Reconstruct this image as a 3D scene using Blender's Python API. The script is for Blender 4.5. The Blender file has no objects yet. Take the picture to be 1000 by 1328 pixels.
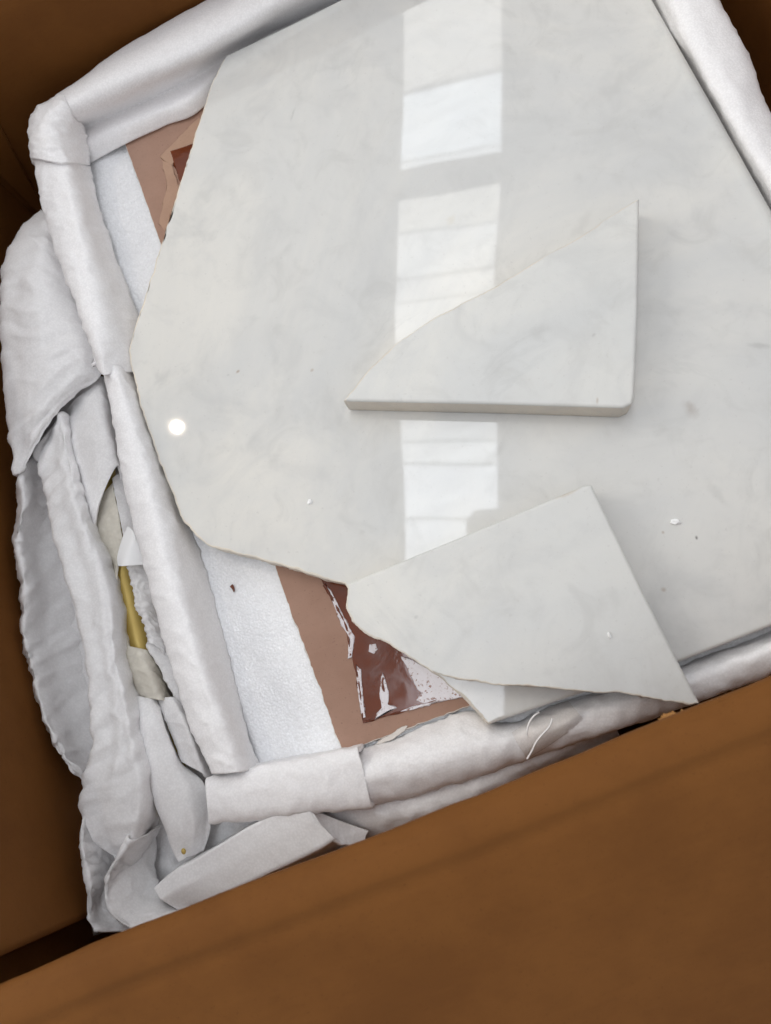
import bpy, bmesh, math, random
from mathutils import Vector, noise, Matrix
random.seed(7)
sc = bpy.context.scene
C = sc.collection
# units are metres; z = 0 is the polished face of the big slab, +y is the far side of the box

# ------------------------------------------------------------------ camera
cam = bpy.data.cameras.new('camera')
co = bpy.data.objects.new('camera', cam); C.objects.link(co); sc.camera = co
co.location = (0, 0, .45)
co.rotation_euler = (math.radians(11.0), math.radians(8.837), math.radians(-21.476))
cam.sensor_fit = 'VERTICAL'; cam.sensor_height = 34.67; cam.lens = 26.107
cam.clip_start = .01; cam.clip_end = 100
cam.dof.use_dof = True; cam.dof.focus_distance = .475; cam.dof.aperture_fstop = 9.5

# ------------------------------------------------------------------ light: dim room, ceiling window, one ceiling bulb
world = bpy.data.worlds.new('World'); sc.world = world; world.use_nodes = True
bg = world.node_tree.nodes['Background']
bg.inputs['Color'].default_value = (.98, .98, 1.0, 1); bg.inputs['Strength'].default_value = .68
def lamp(name, kind, loc, energy, color, **kw):
    l = bpy.data.lights.new(name, kind); l.energy = energy; l.color = color
    for k, v in kw.items(): setattr(l, k, v)
    o = bpy.data.objects.new(name, l); C.objects.link(o); o.location = loc; return o
lamp('ceiling_bulb', 'POINT', [(-0.8073, 1.2517, 2.2)][0], 9, (1, .86, .68), shadow_soft_size=.014)
room = lamp('room_fill', 'AREA', (-2.4, 1.9, 1.9), 36, (1, .95, .86), shape='RECTANGLE', size=1.8, size_y=1.4)  # added soft fill from the far left, kept out of the slab's reflection
room.rotation_euler = (Vector((0, .2, 0)) - room.location).to_track_quat('-Z', 'Y').to_euler()
sc.view_settings.view_transform = 'Standard'; sc.view_settings.look = 'None'
sc.view_settings.gamma = 1; sc.view_settings.exposure = .09; sc.view_settings.use_curve_mapping = False
sc.cycles.use_denoising = True
sc.cycles.adaptive_threshold = .03; sc.cycles.max_bounces = 6; sc.cycles.diffuse_bounces = 4; sc.cycles.glossy_bounces = 4
sc.cycles.sample_clamp_indirect = 6

# ------------------------------------------------------------------ materials
class NT:
    def __init__(s, name):
        s.m = bpy.data.materials.new(name); s.m.use_nodes = True
        s.t = s.m.node_tree; s.p = s.t.nodes['Principled BSDF']; s.out = s.t.nodes['Material Output']
        s.co = s.n('ShaderNodeTexCoord').outputs['Object']
    def n(s, typ, ins=None, **kw):
        nd = s.t.nodes.new(typ)
        for k, v in kw.items(): setattr(nd, k, v)
        for k, v in (ins or {}).items(): s.set(nd.inputs[k], v)
        return nd
    def set(s, sock, v):
        if isinstance(v, bpy.types.NodeSocket): s.t.links.new(v, sock)
        else: sock.default_value = v
    def noise(s, scale, detail=4, rough=.55, dist=0, vec=None):
        return s.n('ShaderNodeTexNoise', {'Vector': vec or s.co, 'Scale': scale, 'Detail': detail, 'Roughness': rough, 'Distortion': dist}).outputs['Fac']
    def ramp(s, fac, a, b, lo=0., hi=1.):
        return s.n('ShaderNodeMapRange', {0: fac, 1: a, 2: b, 3: lo, 4: hi}, interpolation_type='SMOOTHSTEP').outputs[0]
    def math(s, op, a, b=0.):
        return s.n('ShaderNodeMath', {0: a, 1: b}, operation=op).outputs[0]
    def mix(s, f, a, b):
        nd = s.n('ShaderNodeMix', {0: f, 6: a, 7: b}, data_type='RGBA'); return nd.outputs[2]
    def bump(s, h, strength, dist, nrm=None):
        i = {'Height': h, 'Strength': strength, 'Distance': dist}
        if nrm is not None: i['Normal'] = nrm
        return s.n('ShaderNodeBump', i).outputs[0]
    def P(s, **kw):
        for k, v in kw.items(): s.set(s.p.inputs[k.replace('_', ' ')], v)
        return s.m
def c4(r, g, b): return (r, g, b, 1)

OFF = (3.1, .4, .8)  # clouds shifted so cream-left, grey-right stands in for uneven light on the slab
def marble(name, rough, marks=(), grain=0., tint=(1, 1, 1)):
    t = NT(name)
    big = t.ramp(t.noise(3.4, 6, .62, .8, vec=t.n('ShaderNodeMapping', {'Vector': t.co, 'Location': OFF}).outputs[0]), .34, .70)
    mid = t.ramp(t.noise(17, 6, .62, 1.2), .45, .75)
    fine = t.noise(160, 4, .6)
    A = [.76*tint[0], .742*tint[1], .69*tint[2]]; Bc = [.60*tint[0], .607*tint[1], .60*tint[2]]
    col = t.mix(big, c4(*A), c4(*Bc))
    col = t.mix(t.math('MULTIPLY', mid, .45), col, c4(.50, .505, .50))
    col = t.mix(t.math('MULTIPLY', t.ramp(t.noise(34, 5, .6, 1.), .50, .74), .34), col, c4(.47, .47, .455))
    # thin healed veins
    v = t.noise(4.2, 7, .6, .9)
    v = t.math('ABSOLUTE', t.math('SUBTRACT', v, .5))
    vein = t.math('MULTIPLY', t.ramp(v, .012, 0), t.ramp(t.noise(7, 2), .5, .68))
    col = t.mix(t.math('MULTIPLY', vein, .22), col, c4(.42, .43, .425))
    col = t.mix(t.math('MULTIPLY', t.ramp(t.noise(420, 2), .64, .74), .25), col, c4(.46, .45, .43))
    col = t.mix(t.math('MULTIPLY', fine, .10), col, c4(.7, .7, .69))
    col = t.mix(t.math('MULTIPLY', t.ramp(t.noise(1300, 2), .70, .76), .35), col, c4(.8, .8, .79))
    col = t.mix(t.math('MULTIPLY', t.ramp(t.noise(60, 5, .7, .4), .55, .8), .18), col, c4(.47, .47, .46))
    jit = t.n('ShaderNodeTexNoise', {'Vector': t.co, 'Scale': 140., 'Detail': 3.}).outputs['Color']
    for (x, y, rx, ry, ang, st, cc) in marks:
        off = t.n('ShaderNodeVectorMath', {0: t.co, 1: (x, y, 0)}, operation='SUBTRACT').outputs[0]
        j = t.n('ShaderNodeVectorMath', {0: jit, 1: (.5, .5, .5)}, operation='SUBTRACT').outputs[0]
        j = t.n('ShaderNodeVectorMath', {0: j, 'Scale': 1.6*min(rx, ry)}, operation='SCALE').outputs[0]
        off = t.n('ShaderNodeVectorMath', {0: off, 1: j}, operation='ADD').outputs[0]
        mp = t.n('ShaderNodeMapping', {'Vector': off, 'Rotation': (0, 0, -ang), 'Scale': (1, 1, 1)}).outputs[0]
        mp = t.n('ShaderNodeVectorMath', {0: mp, 1: (1/rx, 1/ry, 0)}, operation='MULTIPLY').outputs[0]
        d = t.n('ShaderNodeVectorMath', {0: mp}, operation='LENGTH').outputs['Value']
        col = t.mix(t.math('MULTIPLY', t.ramp(d, 1., .1), st), col, c4(*cc))
    rg = t.ramp(t.noise(9, 4), .3, .7, rough*.8, rough*1.25)
    h = t.noise(9, 2, .4)
    nrm = t.bump(h, .008, .02)
    if grain: nrm = t.bump(t.noise(700, 4, .7), grain, .0008, nrm)
    return t.P(Base_Color=col, Roughness=rg, IOR=1.55, Normal=nrm, Subsurface_Weight=.0)

GREY, RUST, DK = (.42, .42, .41), (.36, .27, .2), (.16, .15, .14)
slab_marks = [(*p[:2], *q) for p, q in zip(
    [(-0.0877, 0.2317, 0), (-0.0941, 0.2323, 0), (0.1542, 0.0944, 0), (0.1246, 0.0248, 0), (0.2058, 0.1131, 0), (-0.0424, 0.2118, 0), (0.0099, 0.3909, 0), (0.1121, 0.1979, 0), (0.0954, 0.0049, 0), (0.148, 0.2292, 0), (-0.0501, 0.1021, 0), (0.2071, 0.3082, 0), (0.0761, 0.2686, 0), (0.1094, 0.0345, 0), (0.1458, 0.0431, 0), (0.04, 0.1146, 0), (-0.0821, 0.1686, 0)],
    [(.0022,.0014,.3,.7,RUST),(.0014,.001,.1,.4,GREY),(.005,.008,.3,.55,(.40,.36,.33)),(.0013,.0018,0,.85,DK),(.009,.0025,-.5,.55,GREY),(.002,.0014,.2,.5,RUST),
     (.008,.0012,.9,.35,GREY),(.003,.002,.5,.4,GREY),(.002,.002,0,.5,RUST),(.016,.005,.6,.2,GREY),(.003,.002,.3,.25,GREY),(.02,.007,.4,.2,GREY),(.006,.004,.3,.3,(.55,.5,.4)),
     (.0012,.0012,0,.5,RUST),(.004,.012,.2,.25,GREY),(.014,.005,.4,.25,GREY),(.012,.004,.6,.15,GREY)])]
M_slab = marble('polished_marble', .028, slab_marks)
sh_marks = [(*p[:2], *q) for p, q in zip(
    [(-0.0378, 0.0753, 0.018), (0.0668, 0.0731, 0.018), (0.0555, -0.0069, 0.018), (-0.0372, 0.0412, 0.018), (0.1188, 0.1525, 0.018), (0.0921, 0.1678, 0.018), (0.1044, 0.1155, 0.018), (0.0643, 0.1597, 0.018)],
    [(.016,.0022,.0,.5,(.47,.42,.36)),(.010,.0018,.0,.55,(.5,.42,.34)),(.0014,.0014,0,.6,(.8,.8,.8)),(.002,.0015,.4,.4,GREY),(.002,.0015,.4,.55,GREY),(.01,.006,.4,.3,GREY),(.003,.0012,1.2,.5,RUST),(.02,.01,.5,.15,GREY)])]
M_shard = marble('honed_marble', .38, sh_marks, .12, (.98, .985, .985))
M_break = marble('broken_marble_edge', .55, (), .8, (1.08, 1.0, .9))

def foam(name, col, rough=.7, cell=700, bstr=.3, spec=.25, transl=0., sss=0., lump=.15):
    t = NT(name)
    v = t.n('ShaderNodeTexVoronoi', {'Vector': t.co, 'Scale': float(cell)}, feature='F1').outputs['Distance']
    v2 = t.n('ShaderNodeTexVoronoi', {'Vector': t.co, 'Scale': cell*.47}, feature='F1').outputs['Color']
    tone = t.n('ShaderNodeSeparateColor', {0: v2}).outputs[0]
    g = t.noise(cell*1.7, 3, .6)
    nrm = t.bump(t.noise(90, 3, .6), lump, .0012)
    nrm = t.bump(t.math('ADD', v, t.math('MULTIPLY', g, .6)), bstr, .0007, nrm)
    cl = t.mix(t.math('MULTIPLY', t.ramp(v, .2, .7), .30), c4(*col), c4(*[x*.78 for x in col]))
    cl = t.mix(t.math('MULTIPLY', t.ramp(tone, .55, 1.), .10), cl, c4(*[x*.7 for x in col]))
    cl = t.mix(t.math('MULTIPLY', t.ramp(t.noise(24, 4), .4, .75), .10), cl, c4(*[x*.9 for x in col]))
    rg = t.ramp(tone, .0, 1., rough*.55, min(rough*1.2, 1.))
    t.P(Base_Color=cl, Roughness=rg, Normal=nrm, Specular_IOR_Level=spec)
    if transl:
        tr = t.n('ShaderNodeBsdfTranslucent', {'Color': c4(*[x*.97 for x in col]), 'Normal': nrm})
        mx = t.n('ShaderNodeMixShader', {0: transl, 1: t.p.outputs[0], 2: tr.outputs[0]})
        t.t.links.new(mx.outputs[0], t.out.inputs[0])
    elif sss:
        t.P(Subsurface_Weight=sss, Subsurface_Radius=(1, 1, 1), Subsurface_Scale=.007)
    return t.m
M_foam = foam('foam_channel_white', (.96, .95, .96), .85, 750, .16, .10, 0., .35)
M_pad = foam('foam_pad_white', (.91, .92, .94), .30, 600, .4, .8, 0., 0., .12)
M_sheet = foam('foam_sheet_thin', (.96, .948, .953), .6, 700, .12, .18, 0., .45, .2)
M_sheet_shine = foam('foam_film_beige', (.86, .82, .73), .35, 400, .2, .45, .3, 0., .5)

def cardboard(name, a, b, rough=.75, flute=0.):
    t = NT(name)
    col = t.mix(t.ramp(t.noise(14, 5, .6), .35, .7), c4(*a), c4(*b))
    fib = t.noise(1, 5, .7, vec=t.n('ShaderNodeMapping', {'Vector': t.co, 'Scale': (120, 120, 700)}).outputs[0])
    col = t.mix(t.math('MULTIPLY', t.ramp(fib, .45, .8), .2), col, c4(*[x*.6 for x in a]))
    col = t.mix(t.math('MULTIPLY', t.ramp(t.noise(900, 2), .66, .72), .5), col, c4(*[x*.45 for x in a]))
    st = t.noise(1, 6, .65, vec=t.n('ShaderNodeMapping', {'Vector': t.co, 'Scale': (16, 260, 260)}).outputs[0])
    col = t.mix(t.math('MULTIPLY', t.ramp(st, .48, .78), .05), col, c4(*[min(x*1.5+.01, 1) for x in a]))
    col = t.mix(t.math('MULTIPLY', t.ramp(t.noise(45, 6, .7), .52, .72), .10), col, c4(*[x*.62 for x in b]))
    nrm = t.bump(st, .12, .0006, t.bump(t.noise(260, 4, .65), .15, .0006))
    if flute:
        w = t.n('ShaderNodeTexWave', {'Vector': t.co, 'Scale': 32., 'Distortion': .6, 'Detail': 1.}, bands_direction='Y', wave_type='BANDS').outputs['Fac']
        nrm = t.bump(w, flute, .0008, nrm)
    return t.P(Base_Color=col, Roughness=rough, Normal=nrm, Specular_IOR_Level=.15)
M_box = cardboard('kraft_cardboard', (.170, .066, .0150), (.138, .052, .0115), .75, .05)
M_edge = cardboard('cardboard_cut_edge', (.40, .20, .07), (.26, .12, .04), .85, .3)
M_sheetboard = cardboard('brown_liner_board', (.39, .245, .185), (.34, .205, .15), .6)
M_strip = cardboard('pale_scraped_paper', (.47, .31, .22), (.40, .25, .18), .6)
M_torn = cardboard('torn_white_paper', (.72, .68, .64), (.6, .55, .5), .8)

t = NT('glossy_brown_film')
h = t.noise(38, 3, .55, .8)
M_film = t.P(Base_Color=t.mix(t.ramp(t.noise(30, 4), .4, .7), c4(.15, .034, .010), c4(.105, .022, .006)), Roughness=t.ramp(t.noise(60, 4), .35, .7, .05, .2),
             IOR=1.52, Normal=t.bump(t.noise(300, 4, .7), .03, .0004, t.bump(h, .05, .0025)))
t = NT('white_window_glare')  # white colour with brown flecks stands in for window reflections on the film
M_glare = t.P(Base_Color=t.mix(t.ramp(t.noise(420, 4, .7), .56, .64), c4(.72, .69, .72), c4(.25, .10, .06)), Roughness=.18, Normal=t.bump(t.noise(240, 4), .3, .0008))
t = NT('gold_metal')
M_gold = t.P(Base_Color=c4(.50, .36, .10), Metallic=.35, Roughness=t.ramp(t.noise(80, 3), .3, .7, .34, .5))
t = NT('white_paper')
M_paper = t.P(Base_Color=t.mix(t.noise(60, 3), c4(.93, .935, .93), c4(.88, .885, .89)), Roughness=.45)
t = NT('clear_tape')
t.P(Base_Color=c4(.9, .88, .85), Roughness=.08, Alpha=.10, IOR=1.5, Normal=t.bump(t.noise(70, 3, .5, 1.), .25, .002)); M_tape = t.m
gl = t.n('ShaderNodeBsdfGlossy', {'Roughness': .16, 'Color': c4(1, 1, 1), 'Normal': t.bump(t.noise(70, 3, .5, 1.), .25, .002)})
tp = t.n('ShaderNodeBsdfTransparent', {'Color': c4(.97, .96, .95)})
fr = t.n('ShaderNodeLayerWeight', {'Blend': .15})
mx = t.n('ShaderNodeMixShader', {0: fr.outputs[0], 1: tp.outputs[0], 2: gl.outputs[0]}); t.t.links.new(mx.outputs[0], t.out.inputs[0])
t = NT('tape_glint')  # white colour paints the glints along the tape's creases
M_glint = t.P(Base_Color=c4(.88, .87, .87), Roughness=.12)
def pane_mat(name, col, s):
    t = NT(name); f = t.noise(1, 4, .6, vec=t.n('ShaderNodeMapping', {'Vector': t.co, 'Scale': (3, 22, 1)}).outputs[0])
    e = t.n('ShaderNodeEmission', {'Color': c4(*col), 'Strength': t.ramp(f, .3, .7, s*.86, s*1.12)})
    t.t.links.new(e.outputs[0], t.out.inputs[0]); return t.m
t = NT('window_frame_paint'); M_frame = t.P(Base_Color=c4(.7, .7, .68), Roughness=.5)

# ------------------------------------------------------------------ helpers
def link(name, me, mats, parent=None):
    o = bpy.data.objects.new(name, me); C.objects.link(o)
    for m in (mats if isinstance(mats, (list, tuple)) else [mats]): me.materials.append(m)
    if parent is not None: o.parent = parent
    return o
def tag(o, label, cat, group=None):
    o['label'] = label; o['category'] = cat; o['kind'] = 'thing'
    if group: o['group'] = group
    return o
def thing(name, label, cat, group=None, loc=(0, 0, 0)):
    o = bpy.data.objects.new(name, None); o.empty_display_size = .02; C.objects.link(o); o.location = loc
    return tag(o, label, cat, group)
def crom(pts, t):
    n = len(pts) - 1
    if n == 1: return pts[0].lerp(pts[1], t)
    i = min(int(t*n), n - 1); f = t*n - i
    p0, p1, p2, p3 = pts[max(i-1, 0)], pts[i], pts[i+1], pts[min(i+2, n)]
    return .5*((2*p1) + (p2-p0)*f + (2*p0-5*p1+4*p2-p3)*f*f + (3*p1-p0-3*p2+p3)*f*f*f)
def resample(pts, n):
    d = [0.]
    for a, b in zip(pts, pts[1:]): d.append(d[-1] + (b-a).length)
    out = []; m = len(pts) - 1; k = 0
    for i in range(n):
        s = d[-1]*i/(n-1)
        while k < m - 1 and d[k+1] < s: k += 1
        f = (s - d[k])/max(d[k+1]-d[k], 1e-9)
        out.append(crom(pts, min((k + f)/m, 1.)))
    return out
def loft(name, rails, mat, parent=None, nu=90, step=4, thick=.002, amp=.0008, scale=60, fine=.0, ripple=0., rip_n=20, seed=0, solid=True, lr=0., lk=3, lin=False):
    """smooth surface through the rails, crumpled a little, with real sheet thickness"""
    R_ = [resample([Vector(p) for p in r], nu) for r in rails]
    nv = (len(rails) - 1)*step + 1
    def across(ps, t_):
        if not lin: return crom(ps, t_)
        k_ = min(int(t_*(len(ps)-1)), len(ps)-2); return ps[k_].lerp(ps[k_+1], t_*(len(ps)-1) - k_)
    G = [[across([r[i] for r in R_], j/(nv-1)) for j in range(nv)] for i in range(nu)]
    def nrm(i, j):
        a = G[min(i+1, nu-1)][j] - G[max(i-1, 0)][j]; b = G[i][min(j+1, nv-1)] - G[i][max(j-1, 0)]
        c = a.cross(b); return c.normalized() if c.length > 1e-12 else Vector((0, 0, 1))
    N = [[nrm(i, j) for j in range(nv)] for i in range(nu)]
    if sum(N[i][j].z for i in range(nu) for j in range(nv)) < 0: N = [[-v for v in r] for r in N]
    o3 = Vector((seed*3.1, seed*1.7, seed*.9)); T = []
    for i in range(nu):
        row = []
        for j in range(nv):
            p = G[i][j]
            d = amp*noise.fractal(p*scale + o3, .9, 2.1, 3)
            if fine:
                q = p*scale*2.6 + o3*2
                q2 = Vector((q.y*.8 + q.x*.3, q.z - q.x*.6, q.x*.35 + 4))
                d += 2.2*fine*((1 - abs(noise.noise(q*.6)))**7 + .8*(1 - abs(noise.noise(q2)))**7 - .35)
            if lr:
                ph = 6.283*lk*j/(nv-1) + 2.6*noise.noise(Vector((i*5./nu + seed, j*.03, 0)))
                d += lr*(.6 + noise.noise(Vector((i*7./nu, seed, 2.))))*(math.sin(ph) + .4*math.sin(2.1*ph + i*6./nu))
            if ripple:
                s_ = i/(nu-1)*rip_n*6.283 + 5*noise.noise(p*22 + o3) + .25*j
                d += ripple*(.35 + noise.noise(p*30 - o3) + .5)*(math.sin(s_) + .35*math.sin(2.3*s_ + 1.))
            row.append(p + N[i][j]*d)
        T.append(row)
    vs = [v for r in T for v in r]; fs = []
    idx = lambda i, j: i*nv + j
    for i in range(nu-1):
        for j in range(nv-1): fs.append((idx(i, j), idx(i+1, j), idx(i+1, j+1), idx(i, j+1)))
    if solid:
        n0 = len(vs); vs += [T[i][j] - N[i][j]*thick for i in range(nu) for j in range(nv)]
        fs += [tuple(n0 + k for k in reversed(f)) for f in fs[:]]
        bd = [(i, 0) for i in range(nu)] + [(nu-1, j) for j in range(1, nv)] + [(i, nv-1) for i in range(nu-2, -1, -1)] + [(0, j) for j in range(nv-2, 0, -1)]
        for (a, b), (c, d) in zip(bd, bd[1:] + bd[:1]): fs.append((idx(c, d), idx(a, b), n0 + idx(a, b), n0 + idx(c, d)))
    me = bpy.data.meshes.new(name); me.from_pydata([tuple(v) for v in vs], [], fs)
    bm = bmesh.new(); bm.from_mesh(me); bmesh.ops.recalc_face_normals(bm, faces=bm.faces); bm.to_mesh(me); bm.free()
    me.polygons.foreach_set('use_smooth', [True]*len(me.polygons)); me.update()
    return link(name, me, mat, parent)
def drop(rail, z, dx=0., dy=0.): return [(p[0]+dx, p[1]+dy, z) for p in rail]
def panel(name, P00, P10, P01, P11, thick, mat, parent=None, nu=24, nv=10, amp=.0012, scale=9, seed=0, edge=True):
    """a slightly bowed board between four corners; thickness goes away from the viewer side"""
    a, b, c, d = (Vector(p) for p in (P00, P10, P01, P11))
    nn = (b-a).cross(c-a).normalized(); vs, fs = [], []
    for s in (0, 1):
        for i in range(nu):
            for j in range(nv):
                u, v = i/(nu-1), j/(nv-1)
                p = a.lerp(b, u).lerp(c.lerp(d, u), v)
                vs.append(p + nn*(amp*noise.fractal(p*scale + Vector((seed, 0, 0)), 1, 2, 2) - s*thick))
    K = nu*nv; ix = lambda i, j, s: s*K + i*nv + j
    for i in range(nu-1):
        for j in range(nv-1):
            fs.append((ix(i,j,0), ix(i+1,j,0), ix(i+1,j+1,0), ix(i,j+1,0))); fs.append((ix(i,j,1), ix(i,j+1,1), ix(i+1,j+1,1), ix(i+1,j,1)))
    nf = len(fs)
    for i in range(nu-1):
        for j, r in ((0, 0), (nv-1, 1)):
            q = (ix(i,j,0), ix(i,j,1), ix(i+1,j,1), ix(i+1,j,0)); fs.append(q if r == 0 else q[::-1])
    for j in range(nv-1):
        for i, r in ((0, 1), (nu-1, 0)):
            q = (ix(i,j,0), ix(i,j,1), ix(i,j+1,1), ix(i,j+1,0)); fs.append(q if r == 0 else q[::-1])
    me = bpy.data.meshes.new(name); me.from_pydata([tuple(v) for v in vs], [], fs)
    for k, p in enumerate(me.polygons): p.material_index = 1 if k >= nf and edge else 0; p.use_smooth = k < nf
    return link(name, me, [mat, M_edge], parent)
def tube(name, pts, rad, mat, parent=None, n=60, seg=18):
    P = resample([Vector(p) for p in pts], n); vs, fs = [], []
    for i, p in enumerate(P):
        t_ = (P[min(i+1, n-1)] - P[max(i-1, 0)]).normalized(); a = t_.cross(Vector((0, 0, 1))).normalized(); b = a.cross(t_)
        for k in range(seg): an = 6.28318*k/seg; vs.append(p + (a*math.cos(an) + b*math.sin(an))*rad)
    for i in range(n-1):
        for k in range(seg): fs.append((i*seg+k, i*seg+(k+1) % seg, (i+1)*seg+(k+1) % seg, (i+1)*seg+k))
    fs.append(tuple(range(seg))); fs.append(tuple((n-1)*seg+k for k in range(seg-1, -1, -1)))
    me = bpy.data.meshes.new(name); me.from_pydata([tuple(v) for v in vs], [], fs)
    me.polygons.foreach_set('use_smooth', [True]*(len(fs)-2) + [False]*2)
    return link(name, me, mat, parent)

# ------------------------------------------------------------------ cardboard box
fl_ = bpy.data.meshes.new('floor'); fl_.from_pydata([(-2.5,-2,-.119),(2.5,-2,-.119),(2.5,2.5,-.119),(-2.5,2.5,-.119)], [], [(0,1,2,3)])
t = NT('dull_floor'); M_floor = t.P(Base_Color=t.mix(t.noise(3, 4), c4(.20, .17, .14), c4(.16, .135, .11)), Roughness=.6)
link('floor', fl_, M_floor)['kind'] = 'structure'
box = thing('cardboard_box', 'large open brown cardboard shipping box holding the broken marble top', 'box', loc=(0, .22, -.115))
def bp(o):
    o.matrix_parent_inverse = Matrix.Translation((0, -.22, .115)); return o
BF = -.112
bp(panel('bottom', (-.30,-.10,BF), (.36,-.10,BF), (-.30,.53,BF), (.36,.53,BF), .005, M_box, box))
bp(panel('wall', (-.2420,.5030,BF), (.345,.5060,BF), (-.2420,.5030,.078), (.345,.5090,.078), -.005, M_box, box, seed=1))
lw = []
for z in (BF, -.05, 0., .05, .10):
    b = .25*(z + .05)
    lw.append([(-.2270, .5015, z), (-.2480, .38, z), (-.2760, .22, z), (-.2850, .10, z), (-.2835, .0, z), (-.2790, -.049+b*.3, z)])
bp(loft('wall', lw, M_box, box, nu=80, step=8, thick=-.005, amp=.0008, scale=14, seed=2))
bp(panel('wall', (.338,.503,BF), (.345,-.07,BF), (.338,.503,.09), (.345,-.07,.09), -.005, M_box, box, seed=3))
bp(panel('glue_tab', (-.2225,.4975,BF), (-.2190,.4975,BF), (-.2225,.4975,.02), (-.1860,.4975,.02), -.0022, M_box, box, nu=8, nv=20, amp=.0004, seed=5))
bp(panel('corner_tab', (-.3120,-.135,BF), (-.3120,-.040,BF), (-.3120,-.135,.088), (-.3120,-.026,.088), -.005, M_box, box, seed=6))
# near wall leans in, rolls over its score line and becomes the flap that lies towards the viewer
fold = [(-0.3766, -0.0536, 0.095), (-0.3024, -0.0504, 0.095), (-0.27, -0.0492, 0.095), (-0.242, -0.048, 0.095), (-0.2104, -0.0471, 0.095), (-0.1527, -0.0472, 0.095), (-0.0965, -0.0476, 0.095), (-0.0415, -0.0477, 0.095), (0.0128, -0.0466, 0.095), (0.0553, -0.046, 0.095), (0.1004, -0.0456, 0.095), (0.1688, -0.0438, 0.095), (0.2353, -0.0421, 0.095)]
roll = drop(fold, .0998, 0, -.0105)
near = [drop(fold, BF, 0, -.030), drop(fold, -.03, 0, -.022), drop(fold, .04, 0, -.013), drop(fold, .080, 0, -.0035), drop(fold, .0925, 0, -.0004), drop(fold, .0978, 0, -.0045), roll]
flap = [roll, drop(fold, .0996, 0, -.017), drop(fold, .0966, 0, -.023), drop(fold, .0935, 0, -.034), drop(fold, .078, 0, -.07), drop(fold, .040, 0, -.14), drop(fold, -.030, 0, -.26)]
bp(loft('flap', near[:-1] + flap, M_box, box, nu=120, step=7, thick=.005, amp=.0007, scale=28, seed=8))
bp(panel('flap', (-.2250,.512,.0785), (.345,.515,.0785), (-.2250,.70,.02), (.345,.70,.02), .005, M_box, box, seed=11))
bp(panel('flap', (-.46,-.13,.02), (-.290,-.13,.1005), (-.46,.4985,.02), (-.240,.4985,.1005), .005, M_box, box, seed=12))
bp(panel('flap', (.352,-.07,.0905), (.54,-.07,.02), (.352,.503,.0905), (.54,.503,.02), .005, M_box, box, seed=13))

# ------------------------------------------------------------------ foam pad and the board glued under the top
def pad(name, x0, x1, y0, y1, z0, z1, nx, ny, mat):
    bm = bmesh.new(); g = {}
    for i in range(nx+1):
        for j in range(ny+1):
            x, y = x0+(x1-x0)*i/nx, y0+(y1-y0)*j/ny
            e = min(x-x0, x1-x, y-y0, y1-y)
            z = z1 + .0013*noise.fractal(Vector((x, y, 3))*28, 1, 2, 3) - .004*max(0, 1-e/.006)**2
            g[i, j] = bm.verts.new((x, y, z))
    for i in range(nx):
        for j in range(ny): bm.faces.new((g[i,j], g[i+1,j], g[i+1,j+1], g[i,j+1])).smooth = True
    ring = [(i,0) for i in range(nx)] + [(nx,j) for j in range(ny)] + [(i,ny) for i in range(nx,0,-1)] + [(0,j) for j in range(ny,0,-1)]
    lo = [bm.verts.new((g[k].co.x, g[k].co.y, z0)) for k in ring]
    for k in range(len(ring)):
        a, b = ring[k], ring[(k+1) % len(ring)]; bm.faces.new((g[b], g[a], lo[k], lo[(k+1) % len(ring)]))
    bm.faces.new(lo[::-1])
    me = bpy.data.meshes.new(name); bm.to_mesh(me); bm.free(); return link(name, me, mat)
tag(pad('foam_pad', -.168, .262, -.052, .476, -.110, -.0235, 120, 150, M_pad), 'thick white foam pad lying flat under the brown board', 'foam pad')

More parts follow.
